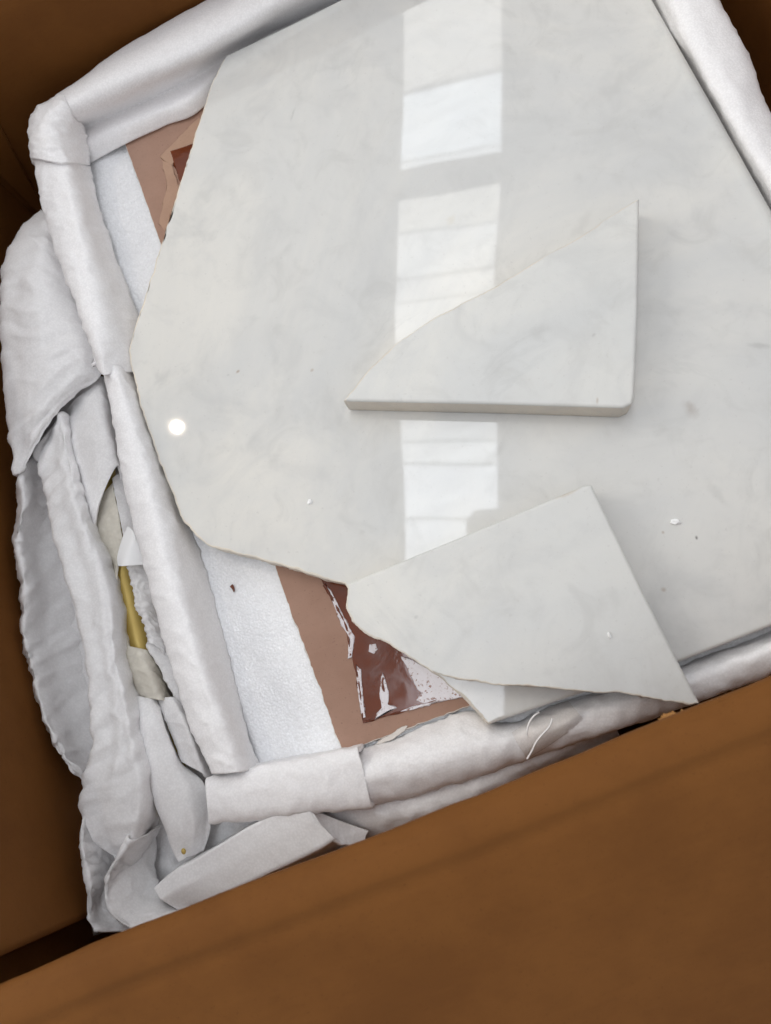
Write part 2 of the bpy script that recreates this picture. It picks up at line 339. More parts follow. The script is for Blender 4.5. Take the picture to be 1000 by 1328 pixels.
def outline(pts, closed=True, step=.002, seed=0):
    """pts: (x, y, rough) - the rough value belongs to the side that starts at that point"""
    out = []; n = len(pts)
    for k in range(n):
        a, b = pts[k], pts[(k+1) % n]; L = math.hypot(b[0]-a[0], b[1]-a[1]); m = max(1, int(L/step))
        dx, dy = (b[0]-a[0])/L, (b[1]-a[1])/L
        for i in range(m):
            s = i/m; x, y = a[0]+(b[0]-a[0])*s, a[1]+(b[1]-a[1])*s
            if a[2] > 0:
                w = min(1, 6*s, 6*(1-s))*.5 + .5
                d = a[2]*w*(noise.noise(Vector((x*140+seed, y*140, 0))) + .6*noise.noise(Vector((x*420, y*420+seed, 5))))
                x -= dy*d; y += dx*d
            out.append((x, y, a[2]))
    return out
def stone(name, pts, ztop, thick, r_f, r_b, mats, seed=0, step=.002, raw=False):
    P = outline(pts, step=step, seed=seed)
    if sum(P[i][0]*P[(i+1) % len(P)][1] - P[(i+1) % len(P)][0]*P[i][1] for i in range(len(P))) < 0: P = P[::-1]
    n = len(P); rr = [r_b*max(.35, min(1.4, .85 + .9*noise.noise(Vector((p[0]*260, p[1]*260, seed+.5))))) if p[2] > 0 else (.0014 if p[2] < 0 else r_f) for p in P]
    for _ in range(3): rr = [(rr[i-1] + 2*rr[i] + rr[(i+1) % n])/4 for i in range(n)]
    nm = []
    for i in range(n):
        a, b = P[i-1], P[(i+1) % n]; dx, dy = b[0]-a[0], b[1]-a[1]; L = math.hypot(dx, dy) or 1; nm.append((-dy/L, dx/L))
    for _ in range(3): nm = [((nm[i-1][0]+2*nm[i][0]+nm[(i+1) % n][0])/4, (nm[i-1][1]+2*nm[i][1]+nm[(i+1) % n][1])/4) for i in range(n)]
    rings = []
    for zz, ins in ((-thick, .0004), (-thick+.0006, 0)): rings.append([(P[i][0]+nm[i][0]*ins, P[i][1]+nm[i][1]*ins, ztop+zz) for i in range(n)])
    for f in (.35, .65):
        ring = []
        for i in range(n):
            z = -thick + (thick-rr[i])*f; d = 0
            if P[i][2] > 0: d = .0012*noise.fractal(Vector((P[i][0]*160, P[i][1]*160, f*2.5+seed)), 1, 2, 3)
            ring.append((P[i][0]+nm[i][0]*d, P[i][1]+nm[i][1]*d, ztop+z))
        rings.append(ring)
    for k in range(0, 6):
        an = math.pi/2*k/5
        rings.append([(P[i][0]+nm[i][0]*rr[i]*1.5*(1-math.cos(an)), P[i][1]+nm[i][1]*rr[i]*1.5*(1-math.cos(an)), ztop-rr[i]*(1-math.sin(an))) for i in range(n)])
    bm = bmesh.new(); V = [[bm.verts.new(p) for p in r] for r in rings]
    for a, b in zip(V, V[1:]):
        for i in range(n):
            f = bm.faces.new((a[i], a[(i+1) % n], b[(i+1) % n], b[i])); j = V.index(a)
            f.smooth = True; f.material_index = 1 if (P[i][2] > 0 and j < 9) or (raw and j < 4) else 0
    top = bm.faces.new(V[-1]); bm.faces.new(V[0][::-1]); top.smooth = False
    bmesh.ops.triangulate(bm, faces=[f for f in bm.faces if len(f.verts) > 4])
    me = bpy.data.meshes.new(name); bm.to_mesh(me); bm.free(); return link(name, me, mats)

BT = -.0182
board = thing('backing_board', 'flat brown cardboard board with glossy dark glue patch, under the slab', 'cardboard', loc=(.05, .21, BT-.004))
def pb(o):
    o.matrix_parent_inverse = Matrix.Translation((-.05, -.21, -BT+.004)); return o
rs = .0009
ln = stone('liner', [(-.1112,.4455,rs*.4),(-.1113,.26,rs),(-.1120,.09,rs),(-.1112,-.0129,rs*.6),(-.075,-.0142,rs),(-.0326,-.0153,rs*.4),(.21,-.018,rs),(.21,.4455,rs*.4)], BT, .0045, .0003, .0003, [M_sheetboard, M_torn], 3); ln.parent = board; pb(ln)
# the glossy film: a wrinkled skin of old glue
def film():
    pol = [(-0.0864, 0.0853, -0.018), (-0.0842, 0.0674, -0.018), (-0.0829, 0.0507, -0.018), (-0.0857, 0.0379, -0.018), (-0.0876, 0.0238, -0.018), (-0.0902, 0.0103, -0.018), (-0.0934, -0.0019, -0.018), (-0.0842, -0.0025, -0.018), (-0.0649, -0.0042, -0.018), (-0.0458, -0.0058, -0.018), (-0.0287, -0.0072, -0.018)]
    pts = [(p[0], p[1], .0006) for p in pol] + [(.06,-.004,.0006),(.17,-.004,.0006),(.17,.40,.0006),(-.03,.414,.0006),(-.0815,.4215,.0006),(-.0845,.34,.0006),(-.084,.2,.0006)]
    o = stone('glue_film', pts, BT+.0007, .0006, .0003, .0003, [M_film, M_film], 2, .003); o.parent = board
    o['label'] = 'glossy dark brown glue film'; return pb(o)
film()
def ridge(pts, w, h, mat, name):
    R_ = resample([Vector(p) for p in pts], 40); rails = []
    for k, (dx, z) in enumerate(((-1, 0), (-.5, .8), (0, 1), (.5, .8), (1, 0))):
        rails.append([(p.x + dx*w*(.6+.5*noise.noise(p*300)), p.y + dx*w*.25, BT + .0004 + h*z*(.6+.6*noise.noise(p*200+Vector((3, 0, 0))))) for p in R_])
    return pb(loft(name, rails, mat, board, nu=60, step=3, thick=.0004, amp=.0002, scale=200))
ridge([(-0.0861, 0.0847, -0.018), (-0.0839, 0.0698, -0.018), (-0.0826, 0.0541, -0.018), (-0.0862, 0.038, -0.018)], .0016, .0016, M_film, 'film_wrinkle')
ridge([(-0.085, 0.0317, -0.018), (-0.0882, 0.0168, -0.018), (-0.0925, 0.0006, -0.018)], .0014, .0014, M_film, 'film_wrinkle')
ridge([(-0.0713, 0.0214, -0.018), (-0.0743, 0.0138, -0.018), (-0.0758, 0.0048, -0.018), (-0.0847, -0.0014, -0.018)], .0018, .0012, M_film, 'film_wrinkle')
ridge([(-0.0931, -0.001, -0.018), (-0.0792, -0.0025, -0.018), (-0.06, -0.0042, -0.018), (-0.0384, -0.0058, -0.018)], .0012, .0010, M_film, 'film_wrinkle')
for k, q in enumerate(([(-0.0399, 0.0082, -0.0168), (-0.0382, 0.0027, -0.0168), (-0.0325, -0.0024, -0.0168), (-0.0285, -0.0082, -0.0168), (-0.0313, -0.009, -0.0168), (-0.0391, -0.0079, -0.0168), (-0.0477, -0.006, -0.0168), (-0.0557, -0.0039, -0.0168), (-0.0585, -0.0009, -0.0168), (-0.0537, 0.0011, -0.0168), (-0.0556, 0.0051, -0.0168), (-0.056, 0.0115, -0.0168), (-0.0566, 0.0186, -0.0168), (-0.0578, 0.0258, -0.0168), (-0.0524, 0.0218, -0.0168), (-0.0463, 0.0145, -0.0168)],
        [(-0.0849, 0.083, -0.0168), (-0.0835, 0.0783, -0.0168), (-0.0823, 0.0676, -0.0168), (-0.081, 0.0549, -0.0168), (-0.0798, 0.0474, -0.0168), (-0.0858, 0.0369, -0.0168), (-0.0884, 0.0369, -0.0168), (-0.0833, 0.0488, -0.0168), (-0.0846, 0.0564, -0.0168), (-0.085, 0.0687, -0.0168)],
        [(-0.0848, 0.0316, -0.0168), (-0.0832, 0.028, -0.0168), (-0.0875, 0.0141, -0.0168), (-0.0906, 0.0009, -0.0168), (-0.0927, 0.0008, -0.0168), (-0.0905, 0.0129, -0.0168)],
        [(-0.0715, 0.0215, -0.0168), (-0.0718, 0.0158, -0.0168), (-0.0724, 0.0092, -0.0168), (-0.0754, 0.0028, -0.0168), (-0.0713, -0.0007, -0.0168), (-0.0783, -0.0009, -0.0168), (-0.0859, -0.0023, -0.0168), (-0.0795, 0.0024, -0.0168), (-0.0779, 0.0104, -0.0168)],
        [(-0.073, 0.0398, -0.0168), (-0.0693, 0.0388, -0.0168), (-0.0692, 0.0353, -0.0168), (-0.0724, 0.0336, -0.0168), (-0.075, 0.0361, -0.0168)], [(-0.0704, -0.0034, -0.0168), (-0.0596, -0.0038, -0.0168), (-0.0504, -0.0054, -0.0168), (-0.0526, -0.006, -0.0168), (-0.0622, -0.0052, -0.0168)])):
    o = stone('film_glare', [(p[0], p[1], .0004) for p in q], BT+.0011, .0009, .0002, .0002, [M_glare, M_glare], 20+k, .0008); o.parent = board; pb(o)  # thin white patches laid where the film would mirror the window
    o['label'] = 'ragged white patch painting the window glare on the glue film'
for q in ([(-0.0897, 0.421, -0.0176), (-0.0846, 0.4099, -0.0176), (-0.0719, 0.4186, -0.0176), (-0.053, 0.4233, -0.0176), (-0.0495, 0.4299, -0.0176), (-0.0531, 0.4376, -0.0176), (-0.072, 0.4292, -0.0176)], [(-0.0893, 0.4178, -0.0174), (-0.0844, 0.4103, -0.0174), (-0.0843, 0.3774, -0.0174), (-0.0916, 0.3811, -0.0174), (-0.1051, 0.3624, -0.0174), (-0.1073, 0.3703, -0.0174), (-0.0921, 0.3964, -0.0174)]):
    o = stone('paper_strip', [(p[0], p[1], .0008) for p in q], q[0][2], .0006, .0001, .0001, [M_strip, M_strip], 5, .0015); o.parent = board; pb(o)
o = stone('torn_paper', [(p[0], p[1], .0008) for p in [(-0.0852, -0.0144, -0.0174), (-0.0755, -0.0124, -0.0174), (-0.0691, -0.0125, -0.0174), (-0.072, -0.0147, -0.0174), (-0.0817, -0.0167, -0.0174), (-0.0913, -0.0159, -0.0174)]], BT+.0008, .0008, .0001, .0001, [M_torn, M_torn], 9, .001); o.parent = board; pb(o)

# ------------------------------------------------------------------ the broken marble
br = .0008
slab_pts = [(*p[:2], k) for p, k in zip(
    [(-0.0167, 0.4588, 0), (0.0468, 0.4592, 0), (0.0706, 0.4599, 0), (0.2553, 0.3529, 0), (0.2542, 0.2619, 0), (0.2527, 0.1927, 0)], [-1,-1,-1,0,0,0])]
slab_pts = slab_pts[:3] + [(.2000,.4610,-1),(.2440,.4605,0),(.2530,.4560,0),(.2570,.4470,0)] + slab_pts[3:] + [(.2520,-.0290,0),(.2480,-.0345,0),(.2400,-.0355,-1)]
slab_pts += [(*p[:2], -1) for p in [(0.139, -0.0342, 0), (0.0905, -0.0341, 0), (0.0224, -0.0299, 0)]] + [(*p[:2], br) for p in [(-0.0237, -0.0278, 0), (-0.0313, -0.0092, 0), (-0.0407, 0.0083, 0), (-0.0512, 0.0241, 0), (-0.061, 0.0422, 0), (-0.0668, 0.0591, 0), (-0.0713, 0.0772, 0), (-0.0821, 0.0846, 0), (-0.0976, 0.0976, 0), (-0.1136, 0.1103, 0), (-0.1302, 0.1224, 0), (-0.1418, 0.1315, 0), (-0.1478, 0.1403, 0), (-0.1529, 0.1536, 0), (-0.1539, 0.175, 0), (-0.1555, 0.1983, 0), (-0.1556, 0.241, 0), (-0.1519, 0.2775, 0), (-0.1387, 0.2973, 0), (-0.129, 0.3098, 0), (-0.1077, 0.3395, 0), (-0.0836, 0.3737, 0), (-0.0545, 0.4147, 0), (-0.0325, 0.4442, 0), (-0.0197, 0.4569, 0)]]
T = .018
tag(stone('marble_slab', slab_pts, 0, T, .006, .0010, [M_slab, M_break], 1), 'large polished white marble slab with its left corners broken off, lying in the box', 'marble slab')
sh = [(*p[:2], k) for p, k in zip([(-0.0668, 0.0734, 0.018), (0.004, 0.0731, 0.018), (0.0771, 0.0734, 0.018), (0.0811, 0.0722, 0.018), (0.0812, 0.0683, 0.018), (0.0815, 0.0066, 0.018), (0.0832, -0.0554, 0.018), (0.0779, -0.0542, 0.018), (0.0637, -0.0454, 0.018), (0.0468, -0.0354, 0.018), (0.0357, -0.0312, 0.018), (0.0232, -0.025, 0.018), (0.007, -0.0166, 0.018), (-0.0119, -0.0084, 0.018), (-0.03, 0.0022, 0.018), (-0.0406, 0.0099, 0.018), (-0.0494, 0.0223, 0.018), (-0.0586, 0.0346, 0.018), (-0.067, 0.043, 0.018), (-0.0724, 0.0526, 0.018), (-0.072, 0.0623, 0.018)],
    [0,0,0,0,0,0,br]+[br]*14)]
tag(stone('marble_shard', sh, T+.0006, T, .0014, .0008, [M_shard, M_break], 2, .0015, True), 'broken marble corner piece lying across the slab edge above the brown glue patch', 'marble shard', 'loose broken marble pieces')
tr = [(*p[:2], k) for p, k in zip([(0.1783, 0.2202, 0.018), (0.1479, 0.1571, 0.018), (0.1234, 0.1093, 0.018), (0.1206, 0.1061, 0.018), (0.1154, 0.1059, 0.018), (0.0503, 0.1381, 0.018), (-0.0298, 0.1767, 0.018), (-0.0091, 0.1886, 0.018), (0.0114, 0.1969, 0.018), (0.0375, 0.202, 0.018), (0.0584, 0.204, 0.018), (0.0786, 0.2047, 0.018), (0.1103, 0.2096, 0.018), (0.1426, 0.2136, 0.018)],
    [0,0,0,0,0,0,br*.8,br*.8,br*.8,br*.8,br*.8,br*.8,br*.8,br*.8])]
tag(stone('marble_shard', tr, T+.0006, T, .0014, .0007, [M_shard, M_break], 6, .0015, True), 'triangular marble shard with a rounded corner lying on the middle of the slab', 'marble shard', 'loose broken marble pieces')

# ------------------------------------------------------------------ foam edge channels
G1 = 'white foam edge channels round the slab'
ch = thing('foam_channel', 'white foam edge channel along the far side, folded round the upper left corner', 'foam channel', G1, loc=(0, .48, -.06))
def par(o, p):
    o.matrix_parent_inverse = Matrix.Translation(-p.location); return o
r1 = [(-0.1392, 0.4771, 0.0125), (-0.1145, 0.4819, 0.0125), (-0.0818, 0.4892, 0.0125), (-0.0503, 0.4928, 0.0125), (-0.0136, 0.4948, 0.0125), (0.0655, 0.5005, 0.0125), (0.1606, 0.5059, 0.0125), (0.274, 0.5064, 0.0125)]
r2 = [(-0.1349, 0.459, 0.02), (-0.1089, 0.4619, 0.02), (-0.0741, 0.4633, 0.02), (-0.0406, 0.4667, 0.02), (-0.0016, 0.4718, 0.018), (0.0697, 0.4768, 0.018), (0.1614, 0.4788, 0.018), (0.273, 0.4813, 0.018)]
r2b = [(-0.1323, 0.4561, 0.01), (-0.1058, 0.4556, 0.01), (-0.0729, 0.455, 0.01), (-0.0422, 0.4548, 0.012), (0.0008, 0.46, 0.012), (0.0706, 0.4677, 0.012), (0.1619, 0.4676, 0.012), (0.2743, 0.4703, 0.012)]
r3 = [(-0.1378, 0.4699, -0.014), (-0.1088, 0.4672, -0.013), (-0.0777, 0.4662, -0.013), (-0.0494, 0.4666, -0.013), (0.0029, 0.4747, -0.013), (0.0721, 0.475, -0.013), (0.1694, 0.4757, -0.013), (0.2859, 0.4758, -0.013)]
r4 = [(-0.1382, 0.4541, -0.012), (-0.1054, 0.4495, -0.008), (-0.0777, 0.4488, -0.008), (-0.0501, 0.4487, -0.008), (0.0052, 0.4801, -0.021), (0.0739, 0.4813, -0.021), (0.1728, 0.4821, -0.021), (0.2912, 0.4823, -0.021)]
r5 = [(-0.1414, 0.4445, -0.021), (-0.1083, 0.4427, -0.0165), (-0.0779, 0.4421, -0.0165), (-0.0487, 0.442, -0.0165), (0.0064, 0.478, -0.0225), (0.0762, 0.4786, -0.0225), (0.1735, 0.4812, -0.0225), (0.2931, 0.4809, -0.0225)]
par(loft('channel', [drop(r1, -.07, 0, .004), drop(r1, -.02, 0, .003), drop(r1, .004, 0, .002), r1, r2, r2b, r3, r4, r5], M_foam, ch, nu=130, step=7, thick=.004, amp=.0012, scale=26, fine=.0001, seed=1), ch)
c1 = [(-0.1321, 0.4751, 0.015), (-0.147, 0.4742, 0.015), (-0.158, 0.4698, 0.015), (-0.1648, 0.4569, 0.015), (-0.1691, 0.4354, 0.015)]
c2 = [(-0.1303, 0.4604, 0.021), (-0.14, 0.4557, 0.023), (-0.1472, 0.4492, 0.024), (-0.1514, 0.4367, 0.024), (-0.1541, 0.4201, 0.021)]
c3 = [(-0.1305, 0.458, 0.01), (-0.1346, 0.4506, 0.013), (-0.1381, 0.4448, 0.014), (-0.1419, 0.4338, 0.015), (-0.1435, 0.4187, 0.014)]
c4_ = [(-0.1331, 0.4665, -0.013), (-0.1341, 0.4591, -0.012), (-0.1356, 0.4542, -0.012), (-0.1372, 0.4487, -0.013), (-0.1397, 0.4382, -0.016)]
par(loft('corner_fold', [drop(c1, -.07, -.003, .003), drop(c1, -.02, -.002, .002), drop(c1, .006, -.0015, .0015), c1, c2, c3, c4_], M_foam, ch, nu=60, step=8, thick=.004, amp=.0014, scale=60, fine=.0005, seed=2), ch)

u1 = [(-0.1677, 0.44, 0.0125), (-0.1713, 0.4085, 0.0125), (-0.1728, 0.3832, 0.0125), (-0.1724, 0.3388, 0.0125), (-0.1705, 0.3013, 0.0125), (-0.1727, 0.2733, 0.006)]
u2 = [(-0.1548, 0.4274, 0.0165), (-0.1557, 0.403, 0.018), (-0.1584, 0.3722, 0.018), (-0.1624, 0.3246, 0.018), (-0.164, 0.2842, 0.017), (-0.1691, 0.2629, 0.01)]
u3 = [(-0.1438, 0.4218, 0.012), (-0.1457, 0.3975, 0.014), (-0.1484, 0.3635, 0.014), (-0.1512, 0.3189, 0.013), (-0.1555, 0.283, 0.011), (-0.1633, 0.2635, 0.005)]
u4 = [(-0.1415, 0.4385, -0.017), (-0.1432, 0.4122, -0.017), (-0.1445, 0.3759, -0.018), (-0.1439, 0.3366, -0.019), (-0.1429, 0.301, -0.0195), (-0.1431, 0.2673, -0.0205)]
tag(loft('foam_channel', [drop(u1, -.07, -.002), drop(u1, -.025, -.001), drop(u1, .004, -.001), u1, u2, u3, u4], M_foam, None, nu=110, step=8, thick=.004, amp=.0010, scale=55, fine=.0004, seed=4), 'upper left white foam edge channel beside the bare foam pad and torn corner', 'foam channel', G1)
l1 = [(-0.1721, 0.2846, -0.004), (-0.172, 0.2462, 0.006), (-0.1751, 0.222, 0.006), (-0.1803, 0.1829, 0.006), (-0.1826, 0.1388, 0.006), (-0.1853, 0.0868, 0.006), (-0.1854, 0.0434, 0.006), (-0.182, 0.0034, 0.006)]
l2 = [(-0.1644, 0.2742, 0.006), (-0.1645, 0.2296, 0.011), (-0.1669, 0.1864, 0.012), (-0.1692, 0.145, 0.013), (-0.1706, 0.0953, 0.014), (-0.1715, 0.0432, 0.013), (-0.1708, 0.0002, 0.01)]
l3 = [(-0.1596, 0.2749, 0.002), (-0.1583, 0.2229, 0.006), (-0.1595, 0.179, 0.007), (-0.1611, 0.1321, 0.008), (-0.1624, 0.0824, 0.009), (-0.1626, 0.0302, 0.008), (-0.1623, -0.0022, 0.005)]
l4 = [(-0.1574, 0.2841, -0.021), (-0.1561, 0.2281, -0.021), (-0.1568, 0.1736, -0.022), (-0.1563, 0.1265, -0.023), (-0.1592, 0.0773, -0.0235), (-0.1639, 0.0137, -0.0235), (-0.1634, -0.0039, -0.0235)]
tag(loft('foam_channel', [drop(l1, -.07, -.002), drop(l1, -.03, -.001), drop(l1, -.004, -.001), l1, l2, l3, l4], M_foam, None, nu=150, step=8, thick=.004, amp=.0009, scale=50, fine=.0004, seed=5), 'lower left straight white foam edge channel running down past the glue patch', 'foam channel', G1)

ch = thing('foam_channel', 'white foam edge channel along the near side with a flat square end', 'foam channel', G1, loc=(0, -.04, -.06))
b1 = [(-0.1883, 0.0013, 0.001), (-0.1534, -0.004, 0.003), (-0.1262, -0.0092, 0.003), (-0.0978, -0.0142, 0.001)]
b2 = [(-0.1896, -0.0102, 0.005), (-0.1563, -0.0158, 0.007), (-0.1284, -0.0207, 0.007), (-0.098, -0.0262, 0.004)]
b3 = [(-0.1936, -0.0216, 0.001), (-0.1626, -0.0297, 0.003), (-0.1352, -0.0361, 0.003), (-0.1015, -0.0453, 0)]
par(loft('flat_end', [drop(b1, -.06, 0, .002), drop(b1, -.012, 0, .001), b1, b2, b3, drop(b3, -.015, 0, -.001), drop(b3, -.06, 0, -.002)], M_foam, ch, nu=80, step=6, thick=.003, amp=.0006, scale=55, fine=.0003, seed=6), ch)
t0 = [(-0.111, -0.0147, -0.0185), (-0.0753, -0.0177, -0.018), (-0.034, -0.0189, -0.018), (-0.0131, -0.0325, -0.019), (0.0222, -0.034, -0.02), (0.0934, -0.0384, -0.021), (0.1486, -0.0389, -0.021), (0.2263, -0.0373, -0.021)]
t1 = [(-0.1054, -0.02, -0.004), (-0.0706, -0.0231, -0.004), (-0.0332, -0.0265, -0.006), (-0.012, -0.0354, -0.01), (0.0223, -0.0371, -0.01), (0.0924, -0.0407, -0.01), (0.1443, -0.0413, -0.01), (0.221, -0.0397, -0.01)]
t2 = [(-0.1035, -0.0294, 0.004), (-0.0673, -0.0343, 0.002), (-0.0254, -0.0396, 0), (-0.0075, -0.0409, -0.003), (0.0235, -0.0434, -0.003), (0.0915, -0.0465, -0.003), (0.141, -0.0465, -0.003), (0.217, -0.0451, -0.003)]
t3 = [(-0.1035, -0.0452, -0.006), (-0.0676, -0.0498, -0.008), (-0.0285, -0.052, -0.009), (-0.0055, -0.0527, -0.01), (0.0282, -0.055, -0.01), (0.0944, -0.0572, -0.01), (0.1427, -0.0569, -0.01), (0.2195, -0.0553, -0.01)]
par(loft('rolled_edge', [drop(t0, -.0225, 0, .0005), t0, t1, t2, t3, drop(t3, -.03, 0, -.002), drop(t3, -.07, 0, -.003)], M_foam, ch, nu=150, step=6, thick=.003, amp=.0010, scale=45, fine=.0004, seed=7), ch)

q0 = [(0.2633, 0.4587, -0.004), (0.2576, 0.356, -0.004), (0.2561, 0.3249, -0.004), (0.2575, 0.2982, -0.004), (0.2564, 0.2642, -0.004), (0.2557, 0.2287, -0.004), (0.2554, 0.1953, -0.004), (0.2535, 0.1019, -0.004), (0.2492, 0.0088, -0.004)]
q1 = [(0.2631, 0.4423, 0.008), (0.2577, 0.3426, 0.008), (0.2542, 0.3136, 0.008), (0.253, 0.2847, 0.008), (0.2519, 0.2548, 0.008), (0.2518, 0.2246, 0.008), (0.252, 0.1969, 0.008), (0.2496, 0.1082, 0.008), (0.2463, 0.0153, 0.008)]
q2 = [(0.2739, 0.4315, 0.011), (0.2684, 0.333, 0.011), (0.2656, 0.304, 0.011), (0.2653, 0.2768, 0.011), (0.2618, 0.2497, 0.011), (0.2601, 0.2221, 0.01), (0.2599, 0.1913, 0.01), (0.255, 0.1046, 0.01), (0.2513, 0.0125, 0.01)]
q3 = [(0.2901, 0.431, 0.004), (0.2861, 0.3339, 0.004), (0.2851, 0.3051, 0.003), (0.2848, 0.2807, 0.001), (0.2799, 0.2589, 0), (0.2789, 0.2412, 0), (0.2735, 0.1917, 0), (0.2681, 0.1034, 0), (0.264, 0.0097, 0)]
tag(loft('foam_channel', [drop(q0, -.0225, .001), q0, q1, q2, q3, drop(q3, -.03, .003), drop(q3, -.07, .004)], M_foam, None, nu=120, step=7, thick=.0025, amp=.0007, scale=60, fine=.0003, seed=9), 'white foam edge channel at the upper right beside the rounded slab edge', 'foam channel', G1)

# ------------------------------------------------------------------ crumpled foam wrap along the left wall
wr = thing('foam_wrap', 'crumpled thin white foam wrap sheet with wavy edges along the left wall', 'foam sheet', loc=(-.2, .15, -.10))
W_ = lambda n, r, **k: par(loft(n, r, k.pop('mat', M_sheet), wr, **k), wr)
lb = [[(-0.2433, 0.2984, -0.046), (-0.2722, 0.1984, -0.046), (-0.2887, 0.0907, -0.046), (-0.2958, 0.0092, -0.046), (-0.3116, -0.0613, -0.046)], [(-0.2038, 0.2909, -0.04), (-0.2243, 0.1765, -0.036), (-0.2346, 0.0701, -0.036), (-0.2402, 0.0009, -0.036), (-0.2408, -0.0657, -0.036)], [(-0.1625, 0.2743, -0.046), (-0.1801, 0.1589, -0.042), (-0.1892, 0.0525, -0.04), (-0.1876, -0.0223, -0.032), (-0.1627, -0.0789, -0.036)], [(-0.1422, 0.2666, -0.05), (-0.1623, 0.1527, -0.05), (-0.1701, 0.0447, -0.048), (-0.1471, -0.0337, -0.04), (-0.1097, -0.0708, -0.04)]]
W_('bottom_layer', lb, nu=70, step=8, amp=.004, scale=35, fine=.001, thick=.0015, seed=11)
a1 = [(-0.1908, 0.4339, -0.03), (-0.2085, 0.4163, -0.02), (-0.221, 0.3844, -0.008), (-0.2335, 0.3334, -0.004), (-0.2441, 0.2828, -0.004), (-0.2491, 0.2524, -0.004), (-0.2528, 0.2297, -0.006)]
a2 = [(-0.181, 0.4094, -0.012), (-0.1924, 0.376, 0.004), (-0.2086, 0.3429, 0.009), (-0.2185, 0.3073, 0.01), (-0.2274, 0.2707, 0.008), (-0.2363, 0.2475, 0.003), (-0.2461, 0.2292, -0.002)]
a3 = [(-0.1775, 0.3874, -0.01), (-0.1848, 0.3529, 0.004), (-0.1946, 0.3197, 0.011), (-0.2031, 0.2906, 0.011), (-0.2116, 0.2682, 0.008), (-0.2241, 0.2498, 0.004), (-0.236, 0.2379, 0)]
a4 = [(-0.1782, 0.3648, -0.016), (-0.1777, 0.3256, -0.004), (-0.1803, 0.2991, 0.002), (-0.1852, 0.2828, 0.003), (-0.1948, 0.2703, 0.001), (-0.2068, 0.2631, 0), (-0.2221, 0.2502, 0)]
a5 = [(-0.1766, 0.3411, -0.022), (-0.1745, 0.3049, -0.016), (-0.1732, 0.2859, -0.014), (-0.1774, 0.2764, -0.01), (-0.1837, 0.2712, -0.008), (-0.1974, 0.2683, -0.006), (-0.2113, 0.2623, -0.005)]
W_('outer_cap', [drop(a1, -.06, .002), a1, a2, a3, a4, a5], nu=120, step=12, amp=.0012, scale=26, fine=.0004, ripple=.0006, rip_n=10, lr=.0005, lk=4, thick=.0022, seed=12)
d1 = [(-0.2492, 0.2333, -0.004), (-0.2516, 0.2102, -0.003), (-0.2617, 0.1865, -0.002), (-0.2647, 0.158, -0.002), (-0.274, 0.1275, -0.002), (-0.2748, 0.0997, -0.002), (-0.2749, 0.0733, -0.002), (-0.2695, 0.045, -0.002), (-0.2625, 0.0276, -0.006)]
d1b = [(-0.2597, 0.2441, -0.02), (-0.2653, 0.22, -0.02), (-0.273, 0.194, -0.018), (-0.2777, 0.1651, -0.018), (-0.2852, 0.1326, -0.018), (-0.2856, 0.1036, -0.018), (-0.2847, 0.0759, -0.018), (-0.2788, 0.0475, -0.018), (-0.2693, 0.0289, -0.02)]
d2 = [(-0.2419, 0.2482, -0.022), (-0.2516, 0.215, -0.024), (-0.2602, 0.19, -0.026), (-0.2641, 0.1604, -0.026), (-0.2714, 0.1275, -0.026), (-0.2731, 0.0986, -0.026), (-0.2744, 0.0714, -0.026), (-0.2739, 0.0437, -0.026), (-0.2694, 0.0261, -0.026)]
d3 = [(-0.2257, 0.2721, -0.04), (-0.2404, 0.2209, -0.045), (-0.2456, 0.187, -0.045), (-0.2518, 0.1545, -0.045), (-0.2568, 0.1224, -0.045), (-0.2606, 0.0907, -0.045), (-0.2629, 0.0646, -0.045), (-0.2642, 0.0366, -0.042), (-0.2638, 0.0199, -0.04)]
W_('outer_fold', [d1b, d1, d2, d3], nu=140, step=8, amp=.0016, scale=50, fine=.0005, ripple=.0006, rip_n=13, thick=.0016, seed=13)
e1 = [(-0.2391, 0.2422, -0.01), (-0.2345, 0.2077, 0), (-0.2352, 0.1702, 0.003), (-0.2332, 0.1432, 0.005), (-0.2337, 0.1111, 0.006), (-0.2363, 0.0848, 0.007), (-0.242, 0.0609, 0.008), (-0.2464, 0.0414, 0.008), (-0.2576, 0.0285, 0.006), (-0.2658, 0.0105, 0.004), (-0.2632, -0.0052, 0.001), (-0.2568, -0.0212, -0.004)]
e1b = drop(e1, -.03, .006)
e2 = [(-0.2256, 0.2527, -0.01), (-0.221, 0.2012, 0.003), (-0.2215, 0.164, 0.006), (-0.2207, 0.1379, 0.007), (-0.2223, 0.1064, 0.008), (-0.2255, 0.0806, 0.009), (-0.2299, 0.0564, 0.009), (-0.2336, 0.0367, 0.009), (-0.2404, 0.0227, 0.01), (-0.2495, 0.0052, 0.007), (-0.2523, -0.008, 0.004), (-0.2543, -0.0212, -0.004)]
e2b = [(-0.2162, 0.256, -0.006), (-0.2139, 0.1951, 0.004), (-0.2142, 0.1663, 0.006), (-0.2124, 0.1422, 0.007), (-0.2144, 0.1133, 0.008), (-0.2184, 0.0851, 0.009), (-0.2213, 0.0612, 0.009), (-0.2245, 0.0398, 0.009), (-0.2286, 0.0205, 0.009), (-0.2338, 0.0041, 0.008), (-0.2409, -0.0087, 0.005), (-0.2518, -0.0212, -0.004)]
e3 = [(-0.2113, 0.261, -0.008), (-0.213, 0.1934, -0.002), (-0.2116, 0.1705, 0), (-0.2091, 0.15, 0.001), (-0.2095, 0.1245, 0.002), (-0.2158, 0.0925, 0.003), (-0.2166, 0.0683, 0.004), (-0.2193, 0.0435, 0.005), (-0.2208, 0.0263, 0.005), (-0.2242, 0.0095, 0.004), (-0.2319, -0.0067, 0.002), (-0.2476, -0.0209, -0.004)]
